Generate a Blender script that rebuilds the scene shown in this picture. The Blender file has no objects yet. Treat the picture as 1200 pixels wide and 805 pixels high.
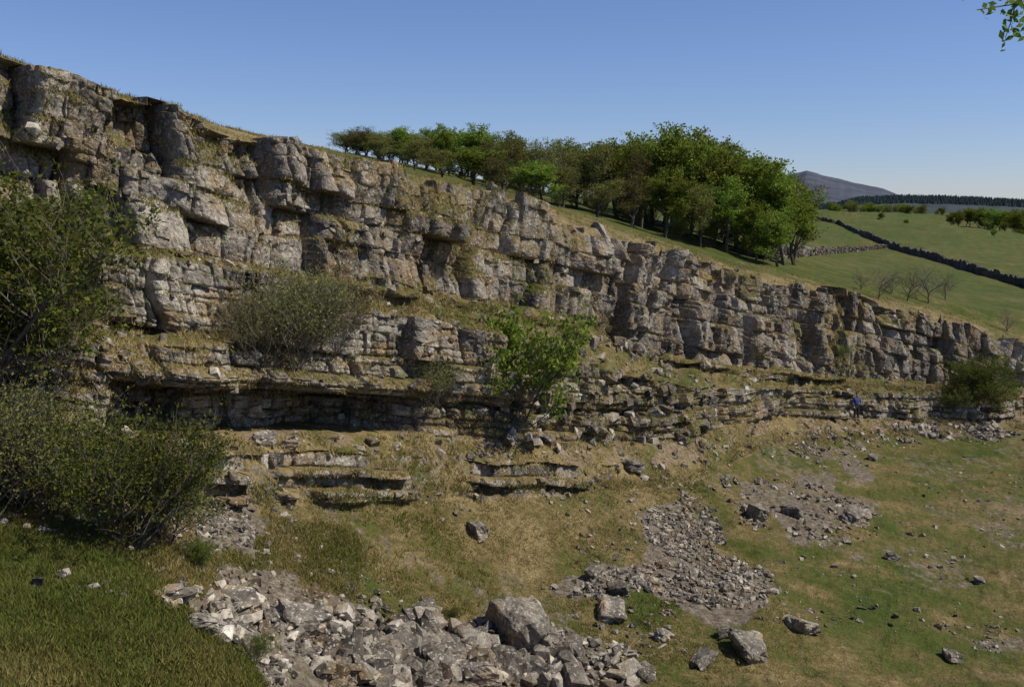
import bpy, bmesh, math, random
import numpy as np
from mathutils import Vector, Matrix
rng = np.random.default_rng(11)
sc = bpy.context.scene
PIT = math.radians(7.2); CP, SP, F = math.cos(PIT), math.sin(PIT), 1200.0

def unproj(u, v, D):
    u = np.asarray(u, float); v = np.asarray(v, float)
    xc = (u-600)/F; yc = (402.5-v)/F
    t = D/(CP+yc*SP)
    return np.stack([xc*t, (CP+yc*SP)*t, (-SP+yc*CP)*t], -1)
def proj(P):
    d = P[..., 1]*CP-P[..., 2]*SP
    d = np.where(np.abs(d) < 1e-3, 1e-3, d)
    return 600+F*P[..., 0]/d, 402.5-F*(P[..., 1]*SP+P[..., 2]*CP)/d

# ---------------------------------------------------------------- noise
def hsh(i, j, seed):
    i = np.asarray(i).astype(np.int64); j = np.asarray(j).astype(np.int64)
    n = (i*374761393+j*668265263+seed*974634721) & 0xffffffff
    n = ((n ^ (n >> 13))*1274126177) & 0xffffffff
    n = ((n ^ (n >> 15))*1103515245) & 0xffffffff
    n = n ^ (n >> 16)
    return (n & 0xffffff)/float(0xffffff)
def vn(x, y, seed):
    x0 = np.floor(x); y0 = np.floor(y); fx = x-x0; fy = y-y0
    fx = fx*fx*(3-2*fx); fy = fy*fy*(3-2*fy)
    a = hsh(x0, y0, seed); b = hsh(x0+1, y0, seed); c = hsh(x0, y0+1, seed); d = hsh(x0+1, y0+1, seed)
    return (a*(1-fx)+b*fx)*(1-fy)+(c*(1-fx)+d*fx)*fy
def fbm(x, y, seed, o=4):
    r = 0; a = 1; t = 0
    for k in range(o):
        r = r+a*(vn(x, y, seed+k*17)-.5)*2; t += a; a *= .5; x = x*2.03+3.1*k; y = y*2.03+7.7
    return r/t
def sstep(a, b, x):
    t = np.clip((x-a)/(b-a), 0, 1); return t*t*(3-2*t)
def cell1(p, j, seed, jit=.8):
    fl = np.floor(p)
    lo = fl+jit*(hsh(fl, j, seed)-.5); hi = fl+1+jit*(hsh(fl+1, j, seed)-.5)
    idx = np.where(p < lo, fl-1, np.where(p >= hi, fl+1, fl))
    lo = idx+jit*(hsh(idx, j, seed)-.5); hi = idx+1+jit*(hsh(idx+1, j, seed)-.5)
    return idx, p-lo, hi-p
def cells(s, h, bed, w, seed):
    bi, a, b = cell1(h/bed, h*0, seed)
    wr = w*(.6+.8*hsh(bi, bi*0+7, seed))
    si, c, d = cell1(s/wr+13*hsh(bi, bi*0+3, seed), bi, seed+1)
    return dict(val=hsh(bi, si, seed+2), t1=hsh(bi, si, seed+3)-.5, t2=hsh(bi, si, seed+4)-.5,
                tone=hsh(bi, si, seed+5), dv=np.minimum(c, d)*wr, dh=np.minimum(a, b)*bed,
                ls=(c-d)/2*wr, lh=(a-b)/2*bed, bi=bi, brow=hsh(bi, bi*0, seed+6))

# ---------------------------------------------------------------- profile rows
K = np.array([-300, 0, 130, 250, 400, 500, 600, 700, 800, 900, 1000, 1100, 1200, 1500.])
U = np.arange(-260, 1462, 1.22); NC = len(U)
A = lambda l: np.array(l, float)
L0v = A([-50, 65, 108, 145, 190, 213, 235, 265, 300, 328, 348, 372, 408, 440])
L0D = A([24, 29, 31, 33, 37, 40, 44, 49, 54, 60, 65, 69, 71, 76])
P1v = A([-40, 72, 114, 148, 179, 204, 229, 258, 290, 315, 336, 354, 378, 420]); P1D = L0D+9
P2v = A([187, 187, 187, 184, 184, 204, 223, 243, 267, 292, 318, 340, 358, 385]); P2D = L0D*0+100
P3v = A([200, 200, 200, 200, 200, 210, 226, 242, 258, 275, 290, 300, 315, 330]); P3D = L0D*0+200
P4v = A([215, 215, 215, 215, 215, 218, 226, 236, 246, 255, 259, 263, 270, 278]); P4D = L0D*0+450
P5v = A([228, 228, 228, 228, 228, 228, 232, 238, 242, 244, 247, 251, 254, 255]); P5D = L0D*0+800
P6v = A([249]*14); P6D = L0D*0+6000
Ev = A([285, 285, 288, 302, 330, 343, 355, 385, 418, 432, 442, 448, 455, 475])
ED = L0D-A([1.2, 1.2, 1.2, 1.3, 1.5, 1.5, 1.5, 1.6, 1.8, 1.5, 1.2, 1.2, 1, 1])
D1v = Ev+A([10, 10, 10, 8, 10, 8, 8, 10, 8, 6, 6, 6, 5, 3]); D1D = ED-.9
Cv = A([386, 386, 388, 386, 352, 358, 369, 401, 432, 443, 452, 458, 463, 481]); CD = D1D-.3
Bv = A([400, 400, 404, 405, 364, 372, 398, 432, 454, 455, 459, 464, 468, 485])
BD = CD-A([1.6, 1.6, 1.6, 1.6, 1.0, 1.0, 2.0, 2.9, 3., 1.2, 1, 1, 1, 1])
L3v = A([500, 500, 505, 510, 505, 507, 515, 518, 520, 482, 490, 492, 487, 500])
L3D = BD-A([.7, .7, .7, .7, .7, .7, .8, .9, 1.2, .5, .5, .5, .5, .5])
Fv = A([522, 522, 527, 532, 532, 535, 546, 545, 545, 505, 505, 501, 497, 510])
FD = L3D-A([1, 1, 1, 1.2, 1.4, 1.4, 1.5, 1.5, 1.6, 1.6, 1.6, .9, .9, .9])
Gv = A([585, 585, 588, 590, 588, 585, 578, 574, 570, 520, 515, 508, 504, 516])
GD = FD-A([.7, .7, .7, .6, .6, .7, .7, 1., 1.8, 1.5, .9, .9, .8, .8])
T1v = A([620, 620, 625, 640, 650, 650, 640, 630, 620, 545, 525, 520, 516, 525])
T1D = A([21, 21, 22, 24.2, 28, 31, 33.5, 36, 39, 50, 57.3, 61, 63, 63])
T2v = A([700, 700, 705, 720, 730, 735, 720, 710, 720, 650, 650, 650, 650, 650])
T2D = A([17, 17, 17.8, 20.5, 24.5, 27, 29.5, 31, 31, 37.5, 39, 40.5, 41.3, 41.3])
T3v = A([805]*14); T3D = A([13.5, 13.5, 15, 17.5, 21.5, 23.8, 25.6, 26, 26.3, 26.7, 27.6, 28.5, 28.9, 28.9])
T4v = A([1150]*14); T4D = A([5, 5, 5.5, 6.5, 8, 8.5, 9, 9, 9, 9.5, 9.5, 10, 10, 10])
T5v = A([2500]*14); T5D = L0D*0+.7
kern = np.exp(-.5*(np.arange(-60, 61)/14.)**2); kern /= kern.sum()
def col(a, k=kern):
    x = np.interp(U, K, a); m = len(k)//2
    return np.convolve(np.pad(x, m, mode='edge'), k, mode='valid')
rowsdef = [(P6v, P6D), (P5v, P5D), (P4v, P4D), (P3v, P3D), (P2v, P2D), (P1v, P1D), (L0v, L0D), (Ev, ED), (D1v, D1D), (Cv, CD), (Bv, BD),
           (L3v, L3D), (Fv, FD), (Gv, GD), (T1v, T1D), (T2v, T2D), (T3v, T3D), (T4v, T4D), (T5v, T5D)]
nseg = [6, 16, 26, 26, 30, 36, 150, 16, 46, 26, 118, 30, 50, 50, 70, 66, 30, 8]
pts = [unproj(U, col(v), col(d)) for v, d in rowsdef]
rows = []; rp = []
for k, n in enumerate(nseg):
    for i in range(n):
        t = i/n; rows.append(pts[k]*(1-t)+pts[k+1]*t); rp.append(k+t)
rows.append(pts[-1]); rp.append(len(nseg))
P = np.array(rows); rp = np.array(rp); NR = len(rp)
rL0 = int(np.argmin(abs(rp-6))); rG = int(np.argmin(abs(rp-13))); rTop = int(np.argmin(abs(rp-5.6)))
def smrows(a, lo, hi, it):
    for _ in range(it):
        a[lo+1:hi-1] = .25*a[lo:hi-2]+.5*a[lo+1:hi-1]+.25*a[lo+2:hi]
for ax in (1, 2):
    smrows(P[..., ax], 0, rL0-4, 12); smrows(P[..., ax], rG+3, NR, 30)
mid = (pts[6]+pts[11])/2
kk = np.exp(-.5*(np.arange(-150, 151)/50.)**2); kk /= kk.sum()
def smc(x): return np.convolve(np.pad(x, 150, mode='reflect', reflect_type='odd'), kk, mode='valid')
mx, my = smc(mid[:, 0]), smc(mid[:, 1])
tx, ty = np.gradient(mx), np.gradient(my); L = np.hypot(tx, ty)
S = np.cumsum(L); nx, ny = ty/L, -tx/L
z0, z3 = smc(pts[6][:, 2]), smc(pts[11][:, 2])
Sg = np.broadcast_to(S, (NR, NC)); Z = P[..., 2]; RP = np.broadcast_to(rp[:, None], (NR, NC)); UG = np.broadcast_to(U, (NR, NC))

c0, c1 = rTop, rG+6
sl = slice(c0, c1)
s_ = Sg[sl]; rpc = RP[sl]; ug = UG[sl]
hU = Z[sl]-z0; hL = Z[sl]-z3
wx = .45*fbm(s_*.5, hU*.6, 3, 4)
crm = sstep(-.5, .35, fbm(s_*.6, hU*.8, 33, 3))     # crack strength varies
def blocks(s, h, bed, w, seed, amp, tilt, crk, cw, hk=.6):
    c = cells(s, h, bed, w, seed)
    d = amp*(c['val']-.5)*2+tilt*(c['t1']*c['ls']+c['t2']*c['lh'])
    d = d-crk*(.35+.65*crm)*np.exp(-c['dv']/cw)-crk*hk*crm*np.exp(-c['dh']/cw)
    return d, c
# upper tier
hw = hU+.35*fbm(s_*.25, hU*.3, 5, 4)
dA, cA = blocks(s_+wx, hw, 2.7, 2.1, 20, .66, .55, .70, .08, .4)
dB, cB = blocks(s_+wx*.8, hw+.1*fbm(s_*.8, hU, 6, 2), 1.4, 1.0, 40, .32, .75, .45, .05, .5)
dC, cC = blocks(s_+wx*.5+.1*fbm(s_*1.5, hU*1.5, 7, 2), hw+.16*fbm(s_, hw, 9, 2), .65, .5, 60, .14, .6, .15, .03, .45)
mC = sstep(-.2, .3, fbm(s_*.35, hU*.5, 70, 3))
rough = .06*fbm(s_*3, hU*3, 80, 4)+.025*fbm(s_*9, hU*9, 85, 2)
bulge = 1.0*fbm(s_*.16, hU*.22, 90, 3)
vegU = sstep(.06, .30, fbm(s_*.22+5, hU*.42, 101, 4)+.30*sstep(330, 430, ug)*sstep(560, 500, ug)+.16*sstep(230, 300, ug)*sstep(450, 400, ug)*sstep(-1.5, -.2, hU)+.08-.1*sstep(-1, -3, hU)+.15*sstep(760, 800, ug)*sstep(880, 850, ug))
dUp = bulge+dA+dB*(1-.45*vegU)+dC*(.3+.7*mC)+rough
# lower beds
hl = hL+.16*fbm(s_*.3, hL*.3, 15, 3)
dD, cD = blocks(s_+wx, hl, 1.5, 1.5, 120, .34, .4, .30, .05, .8)
dE, cE = blocks(s_+wx*.5, hl, .46, .8, 140, .17, .4, .20, .035, 1.1)
dF, cF = blocks(s_+wx*.5, hl, .2, .45, 160, .06, .3, .06, .02)
thin = sstep(2.7, 1.9, hl)
bedo = .30*(cE['brow']-.5)
dLo = .6*fbm(s_*.18, hL*.2, 190, 3)+dD*(1.35-.5*thin)+(dE+bedo)*(.35+.65*thin)+dF*.9*thin+dC*.6*(1-thin)+rough
m1 = sstep(120, 170, ug)*sstep(520, 465, ug)
und = sstep(-.25, -.1, hl)*sstep(1.35, 1.2, hl)*(m1*2.6*(.5+.7*vn(s_*.5, s_*0, 192))+.5*sstep(500, 560, ug)*sstep(830, 780, ug)*vn(s_*.7, s_*0, 193))
dLo = dLo-und+.6*np.exp(-((hl-1.6)/.3)**2)*m1
# low thin-bedded band
z12 = smc(pts[12][:, 2]); hB = Z[sl]-z12
dG, cG = blocks(s_+wx*.6, hB+.08*fbm(s_*.6, s_*0, 16, 3), .30, .7, 210, .14, .4, .18, .035, 1.2)
band = np.maximum(sstep(205, 245, ug)*sstep(500, 470, ug), sstep(540, 565, ug)*sstep(730, 690, ug))*sstep(-.42, -.15, fbm(s_*.5, hB*.6, 222, 3))
dBand = (dG+.62*(cG['brow']-.5)+.2+rough)*band+.12*fbm(s_*1.2, hB*1.2, 224, 4)*(1-band)
wU = sstep(5.93, 6.02, rpc)*sstep(8.1, 7.4, rpc); wL = sstep(7.4, 8.1, rpc)*sstep(11.12, 11., rpc)
wB = sstep(11.75, 12.02, rpc)*sstep(13.05, 12.95, rpc)
ledge = np.maximum(sstep(7.0, 7.2, rpc)*sstep(8, 7.85, rpc), sstep(9.0, 9.2, rpc)*sstep(10.0, 9.85, rpc))
tal = sstep(11., 11.2, rpc)*sstep(12.05, 11.8, rpc)
disp = dUp*wU+dLo*wL*(1-.5*ledge)+dBand*wB
P[sl, :, 0] += disp*nx; P[sl, :, 1] += disp*ny
wlip = np.exp(-((rpc-6.0)/.16)**2)
cl_ = cells(s_+.4*fbm(s_, s_*0, 31, 2), s_*0+.5, 5., 1.5, 300)
P[sl, :, 2] += wlip*(.28*(cl_['val']-.5)*2+.42*fbm(s_*.5, s_*0, 301, 5))
P[sl, :, 2] += (ledge*.22+tal*.16)*fbm(s_*1.3, hL*1.5, 310, 4)
tone = np.full((NR, NC), .5); veg = np.zeros((NR, NC))
tU = .5*cA['tone']+.5*cB['tone']; tL = .4*cD['tone']+.6*cE['tone']
tone[sl] = tU*wU+tL*wL+cG['tone']*wB*band+.5*np.clip(1-wU-wL-wB*band, 0, 1)
veg[sl] = np.clip(vegU*wU*.80+.85*ledge+tal*1.+sstep(5.98, 5.9, rpc)+(1-band)*wB+sstep(11.0, 11.1, rpc)*(1-band)*1., 0, 1)
veg[sl] = np.clip(veg[sl]+wL*.8*sstep(-.16, .1, fbm(s_*.4, hL*.8, 330, 4))*sstep(480, 600, ug)*sstep(900, 800, ug)+wL*.5*sstep(.0, .3, fbm(s_*.4, hL*.8, 333, 4)), 0, 1)

# ---------------------------------------------------------------- ground relief
X, Y = P[..., 0], P[..., 1]
g = np.ones((NR, NC)); g[c0:rG] = 0
for i in range(8): g[rTop-8+i] = 1-i/8; g[rG+i] = i/8
far = np.clip(Y/60, 1, 40)
dz = .22*fbm(X*.35, Y*.35, 400, 4)+.10*fbm(X*1.7, Y*1.7, 420, 3)+.045*fbm(X*5, Y*5, 430, 3)*(Y < 60)
dz = np.where(RP < 5, .5*fbm(X*.03, Y*.03, 440, 3)*np.clip(far, 1, 8)+.25*fbm(X*.2, Y*.2, 441, 4), dz)
near = sstep(16.2, 17.5, RP)
P[..., 2] += g*dz*(1-near)
PU, PV = proj(P)

def pip(u, v, poly):
    ins = np.zeros(np.shape(u), bool); n = len(poly); j = n-1
    for i in range(n):
        xi, yi = poly[i]; xj, yj = poly[j]
        c = ((yi > v) != (yj > v)) & (u < (xj-xi)*(v-yi)/((yj-yi)+1e-9)+xi)
        ins ^= c; j = i
    return ins
SCREE = [
    [(215, 700), (270, 665), (330, 670), (400, 705), (520, 730), (650, 735), (760, 770), (790, 830), (330, 830), (290, 760)],
    [(765, 600), (800, 585), (850, 640), (910, 690), (880, 725), (810, 720), (755, 700), (700, 700), (650, 690), (690, 665), (770, 660)],
    [(870, 565), (940, 560), (1015, 590), (1010, 625), (940, 640), (890, 605)],
    [(940, 505), (1000, 520), (1015, 560), (975, 562)],
    [(985, 488), (1175, 488), (1170, 508), (1010, 507)],
    [(1100, 735), (1200, 738), (1200, 770), (1150, 768)],
    [(225, 585), (300, 590), (290, 640), (235, 640)],
]
ju = PU+40*fbm(X*.6, Y*.6, 500, 5); jv = PV+26*fbm(X*.6+9, Y*.6, 510, 5)
dirt = np.zeros((NR, NC))
for k, pg in enumerate(SCREE): dirt = np.maximum(dirt, pip(ju, jv, pg)*(.9, 1., .7, .7, .8, .6, .8)[k])
dirt *= (RP > 11.2)
for _ in range(5):
    dirt[1:-1, 1:-1] = (dirt[1:-1, 1:-1]*2+dirt[:-2, 1:-1]+dirt[2:, 1:-1]+dirt[1:-1, :-2]+dirt[1:-1, 2:])/6
tal_f = sstep(10.98, 11.1, RP)*sstep(12.2, 11.9, RP)
dirt = np.clip(dirt+tal_f*.6*sstep(-.2, .2, fbm(X*.7, Y*.7, 520, 3)), 0, 1)
dirt = np.clip(dirt+.5*sstep(.08, .35, fbm(X*.3, Y*.3, 525, 5))*sstep(12.9, 13.2, RP)*(RP < 15.8), 0, 1)
dry = .5*np.ones((NR, NC))
dry = np.where(RP > 11, .66, dry)
dry = np.where(RP > 14, .66-.17*sstep(14, 15, RP), dry)
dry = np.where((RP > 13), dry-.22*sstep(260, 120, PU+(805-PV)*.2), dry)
dry = np.where((RP > 13)&(PU > 880), .50+.2*fbm(X*.15, Y*.15, 530, 3), dry)
dry = np.where(RP < 5, .24+.16*fbm(X*.03, Y*.015, 535, 3), dry); dry = np.where((RP >= 5)&(RP < 6.2), .66-.30*sstep(5.9, 5.2, RP), dry)
dry = np.clip(dry+.25*fbm(X*.25, Y*.25, 540, 4)+.15*fbm(X*1.1, Y*1.1, 545, 3), 0, 1)

# ---------------------------------------------------------------- mesh helpers
def mkmesh(name, V, Fc, mats, attrs={}, mi=None, smooth=False, link=True):
    V = np.asarray(V, np.float32).reshape(-1, 3); Fc = np.asarray(Fc, np.int32); k = Fc.shape[1]
    me = bpy.data.meshes.new(name)
    me.vertices.add(len(V)); me.vertices.foreach_set('co', V.ravel())
    me.loops.add(Fc.size); me.loops.foreach_set('vertex_index', Fc.ravel())
    me.polygons.add(len(Fc)); me.polygons.foreach_set('loop_start', np.arange(len(Fc), dtype=np.int32)*k)
    me.polygons.foreach_set('loop_total', np.full(len(Fc), k, np.int32))
    if mi is not None: me.polygons.foreach_set('material_index', np.asarray(mi, np.int32))
    me.polygons.foreach_set('use_smooth', np.full(len(Fc), smooth))
    for m in mats: me.materials.append(m)
    me.update(calc_edges=True)
    for n, a in attrs.items():
        at = me.attributes.new(n, 'FLOAT', 'POINT'); at.data.foreach_set('value', np.asarray(a, np.float32).ravel())
    me.validate()
    if not link: return me
    ob = bpy.data.objects.new(name, me); sc.collection.objects.link(ob); return ob

# ---------------------------------------------------------------- materials
class NT:
    def __init__(s, name):
        s.m = bpy.data.materials.new(name); s.m.use_nodes = True; s.t = s.m.node_tree; s.t.nodes.clear()
        s.out = s.t.nodes.new('ShaderNodeOutputMaterial')
    def n(s, ty, **kw):
        nd = s.t.nodes.new(ty)
        for k, v in kw.items(): nd.inputs[k].default_value = v
        return nd
    def l(s, a, b): s.t.links.new(a, b)
    def math(s, op, a, b=0., clamp=False):
        nd = s.t.nodes.new('ShaderNodeMath'); nd.operation = op; nd.use_clamp = clamp
        for i, x in enumerate((a, b)):
            if isinstance(x, (int, float)): nd.inputs[i].default_value = x
            else: s.l(x, nd.inputs[i])
        return nd.outputs[0]
    def ss(s, x, a, b):
        nd = s.t.nodes.new('ShaderNodeMapRange'); nd.interpolation_type = 'SMOOTHSTEP'
        s.l(x, nd.inputs[0]); nd.inputs[1].default_value = a; nd.inputs[2].default_value = b
        return nd.outputs[0]
    def mix(s, f, a, b):
        nd = s.t.nodes.new('ShaderNodeMix'); nd.data_type = 'RGBA'
        for i, x in ((0, f), (6, a), (7, b)):
            if isinstance(x, (int, float)): nd.inputs[i].default_value = x
            elif isinstance(x, tuple): nd.inputs[i].default_value = (*x, 1)
            else: s.l(x, nd.inputs[i])
        return nd.outputs[2]
    def noise(s, vec, scale, det=4, rough=.6):
        nd = s.n('ShaderNodeTexNoise', Scale=scale, Detail=det, Roughness=rough); s.l(vec, nd.inputs['Vector']); return nd.outputs['Fac']
    def ramp(s, f, st):
        nd = s.t.nodes.new('ShaderNodeValToRGB'); cr = nd.color_ramp
        while len(cr.elements) < len(st): cr.elements.new(.5)
        for e, (p, c) in zip(cr.elements, st): e.position = p; e.color = (*c, 1)
        s.l(f, nd.inputs[0]); return nd.outputs[0]
    def attr(s, n): nd = s.t.nodes.new('ShaderNodeAttribute'); nd.attribute_name = n; return nd.outputs['Fac']
    def finish(s, colr, rough=.9, hgt=None, bd=.05, bs=1.):
        b = s.n('ShaderNodeBsdfPrincipled'); b.inputs['Roughness'].default_value = rough
        b.inputs['Specular IOR Level'].default_value = .12
        if isinstance(colr, tuple): b.inputs['Base Color'].default_value = (*colr, 1)
        else: s.l(colr, b.inputs['Base Color'])
        if hgt is not None:
            bp = s.n('ShaderNodeBump', Strength=bs, Distance=bd); s.l(hgt, bp.inputs['Height']); s.l(bp.outputs[0], b.inputs['Normal'])
        s.l(b.outputs[0], s.out.inputs[0]); return s.m

def rockcol(t, co, tone, gain=1., warm=.62):
    n1 = t.noise(co, .40, 3, .55); n2 = t.noise(co, 2.6, 5, .70)
    mp = t.n('ShaderNodeMapping'); mp.inputs['Scale'].default_value = (2.4, 2.4, .30); t.l(co, mp.inputs[0])
    st = t.noise(mp.outputs[0], 1.3, 3, .6)
    f = t.math('ADD', t.math('MULTIPLY', n1, .38), t.math('MULTIPLY', n2, .42))
    f = t.math('ADD', f, t.math('MULTIPLY', st, .22))
    f = t.math('ADD', f, t.math('MULTIPLY', t.math('SUBTRACT', tone, .5), .18))
    G = lambda c: tuple(min(x*gain, .7) for x in c)
    c = t.ramp(f, [(.34, G((.040, .035, .029))), (.45, G((.120, .104, .085))), (.53, G((.210, .183, .148))), (.62, G((.35, .31, .25))), (.74, G((.60, .54, .43)))])
    oc = t.ss(t.noise(co, .9, 4, .65), .48, .63)
    c = t.mix(t.math('MULTIPLY', oc, warm), c, G((.255, .165, .072)))
    fi = t.noise(co, 10., 3, .7)
    c = t.mix(t.math('MULTIPLY', t.ss(fi, .57, .65), .6), c, G((.62, .57, .47)))
    c = t.mix(t.math('MULTIPLY', t.ss(fi, .42, .32), .75), c, G((.045, .04, .03)))
    h = t.math('ADD', n2, t.math('MULTIPLY', fi, .45))
    return c, h
def grasscol(t, co, dryf, sc_=1.):
    a = t.noise(co, .5*sc_, 3, .6); b = t.noise(co, 3.5*sc_, 5, .75); c2 = t.noise(co, 15*sc_, 3, .75)
    m = t.math('ADD', dryf, t.math('ADD', t.math('MULTIPLY', t.math('SUBTRACT', a, .5), 1.5), t.math('MULTIPLY', t.math('SUBTRACT', b, .5), 1.6)), clamp=True)
    c = t.ramp(m, [(0., (.055, .084, .014)), (.3, (.088, .105, .021)), (.52, (.132, .117, .037)), (.75, (.205, .152, .065)), (1., (.31, .235, .112))])
    sp = t.ss(c2, .35, .65)
    c = t.mix(t.math('MULTIPLY', t.math('SUBTRACT', 1., sp), .55), c, (.036, .034, .012))
    return c, t.math('ADD', b, t.math('MULTIPLY', c2, .6))

def mat_cliff():
    t = NT('limestone_rock'); co = t.n('ShaderNodeNewGeometry'); pos = co.outputs['Position']
    rc, rh = rockcol(t, pos, t.attr('tone'), 1.0)
    gc, gh = grasscol(t, pos, t.math('ADD', t.attr('dry'), .1))
    sn = t.noise(pos, 5, 5, .7)
    soil = t.ramp(sn, [(.3, (.07, .052, .032)), (.5, (.18, .132, .08)), (.7, (.33, .265, .18))])
    gc = t.mix(t.ss(t.math('ADD', t.noise(pos, 1.7, 4, .65), t.math('MULTIPLY', t.attr('dirt'), .35)), .54, .66), gc, soil)
    sx = t.n('ShaderNodeSeparateXYZ'); t.l(co.outputs['Normal'], sx.inputs[0])
    k = t.math('ADD', sx.outputs[2], t.math('MULTIPLY', t.math('SUBTRACT', t.noise(pos, 3, 4, .7), .5), 1.1))
    k = t.math('ADD', k, t.math('MULTIPLY', t.attr('veg'), .56))
    m = t.ss(k, .70, .92)
    c = t.mix(m, rc, gc)
    return t.finish(c, .92, rh, .12, 1.)
def mat_ground():
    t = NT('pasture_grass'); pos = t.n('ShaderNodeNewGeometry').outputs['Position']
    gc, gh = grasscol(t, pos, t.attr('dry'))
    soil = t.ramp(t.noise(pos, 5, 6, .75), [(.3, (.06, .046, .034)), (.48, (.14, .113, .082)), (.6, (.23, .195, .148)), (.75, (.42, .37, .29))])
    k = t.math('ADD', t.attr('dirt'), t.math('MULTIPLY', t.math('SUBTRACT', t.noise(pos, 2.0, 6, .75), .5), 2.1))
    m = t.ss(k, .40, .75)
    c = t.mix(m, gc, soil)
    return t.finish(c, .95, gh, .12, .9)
def mat_rock(name, gain=1., warm=.4):
    t = NT(name); tc = t.n('ShaderNodeTexCoord').outputs['Object']
    rc, rh = rockcol(t, tc, t.attr('tone'), gain, warm)
    return t.finish(rc, .9, rh, .06, .8)
def mat_leaf(name, c0_, c1_, c2_, tr=.35):
    t = NT(name); tn = t.attr('tone'); oi = t.n('ShaderNodeObjectInfo').outputs['Random']
    c = t.ramp(tn, [(0., c0_), (.5, c1_), (1., c2_)])
    hs = t.n('ShaderNodeHueSaturation'); t.l(c, hs.inputs['Color'])
    t.l(t.math('ADD', .465, t.math('MULTIPLY', oi, .05)), hs.inputs['Hue']); t.l(t.math('ADD', .68, t.math('MULTIPLY', oi, .75)), hs.inputs['Value'])
    d = t.n('ShaderNodeBsdfDiffuse'); t.l(hs.outputs[0], d.inputs[0]); tl = t.n('ShaderNodeBsdfTranslucent'); t.l(hs.outputs[0], tl.inputs[0])
    mx = t.n('ShaderNodeMixShader'); mx.inputs[0].default_value = tr; t.l(d.outputs[0], mx.inputs[1]); t.l(tl.outputs[0], mx.inputs[2])
    t.l(mx.outputs[0], t.out.inputs[0]); return t.m
def mat_plain(name, a, b, s=6., rough=.85):
    t = NT(name); tc = t.n('ShaderNodeTexCoord').outputs['Object']
    n = t.noise(tc, s, 4, .6); return t.finish(t.ramp(n, [(.35, a), (.65, b)]), rough, n, .02, .5)
M_cl = mat_cliff(); M_gr = mat_ground(); M_rk = mat_rock('scree_rock', .90); M_pale = mat_rock('fresh_limestone', 1.4, .6)
M_bark = mat_plain('bark', (.05, .04, .03), (.14, .12, .09)); M_twig = mat_plain('twig_bark', (.09, .075, .055), (.19, .165, .13))
M_leaf = mat_leaf('spring_leaves', (.075, .11, .016), (.14, .19, .028), (.22, .275, .05), .4)
M_olive = mat_leaf('young_leaves', (.095, .092, .03), (.15, .155, .042), (.21, .21, .065), .35)
M_dark = mat_leaf('hawthorn_leaves', (.055, .08, .015), (.10, .135, .025), (.17, .205, .042), .38)
M_blade = mat_leaf('grass_blades', (.07, .10, .018), (.165, .145, .046), (.36, .275, .13), .25)

# ---------------------------------------------------------------- cliff and ground objects
idx = np.arange(NR*NC).reshape(NR, NC)
def quads(r0, r1):
    a = idx[r0:r1, :-1]; b = idx[r0:r1, 1:]; c = idx[r0+1:r1+1, 1:]; d = idx[r0+1:r1+1, :-1]
    return np.stack([a, d, c, b], -1).reshape(-1, 4)
AT = dict(tone=tone, veg=veg, dry=dry, dirt=dirt)
def sub(name, q, mat, smooth):
    us, inv = np.unique(q, return_inverse=True)
    return mkmesh(name, P.reshape(-1, 3)[us], inv.reshape(-1, 4), [mat], {k: v.ravel()[us] for k, v in AT.items()}, smooth=smooth)
cliff = sub('limestone_cliff', quads(rTop, rG+4), M_cl, False)
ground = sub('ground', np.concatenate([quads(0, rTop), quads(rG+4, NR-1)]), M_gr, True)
bpy.context.view_layer.update()
def hit(u, v, which=None):
    d = unproj(u, v, 1.0); d = Vector(d).normalized(); best = None
    for o in (which or (cliff, ground)):
        ok, loc, no, _ = o.ray_cast(Vector((0, 0, 0)), d)
        if ok and (best is None or loc.length < best[0].length): best = (loc.copy(), no.copy())
    return best
def plat(u, D):
    c = int(np.clip((u+260)/1.22, 0, NC-1)); r = slice(0, rL0)
    y = P[r, c, 1][::-1]; return Vector((np.interp(D, y, P[r, c, 0][::-1]), D, np.interp(D, y, P[r, c, 2][::-1])))
du = np.gradient(P, axis=1); dr = np.gradient(P, axis=0)
N = np.cross(dr, du); N /= (np.linalg.norm(N, axis=-1, keepdims=True)+1e-9); N *= np.sign(N[..., 2:3]+1e-9)
NZ = N[..., 2]
def sample(n, r0, r1, ulo=-40, uhi=1240):
    cr = rng.uniform(r0, r1-1.01, n); cc = rng.uniform((ulo+260)/1.22, (uhi+260)/1.22, n)
    i = cr.astype(int); j = cc.astype(int); fi = (cr-i)[:, None]; fj = (cc-j)[:, None]
    p = (P[i, j]*(1-fi)+P[i+1, j]*fi)*(1-fj)+(P[i, j+1]*(1-fi)+P[i+1, j+1]*fi)*fj
    return p, i, j

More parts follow.
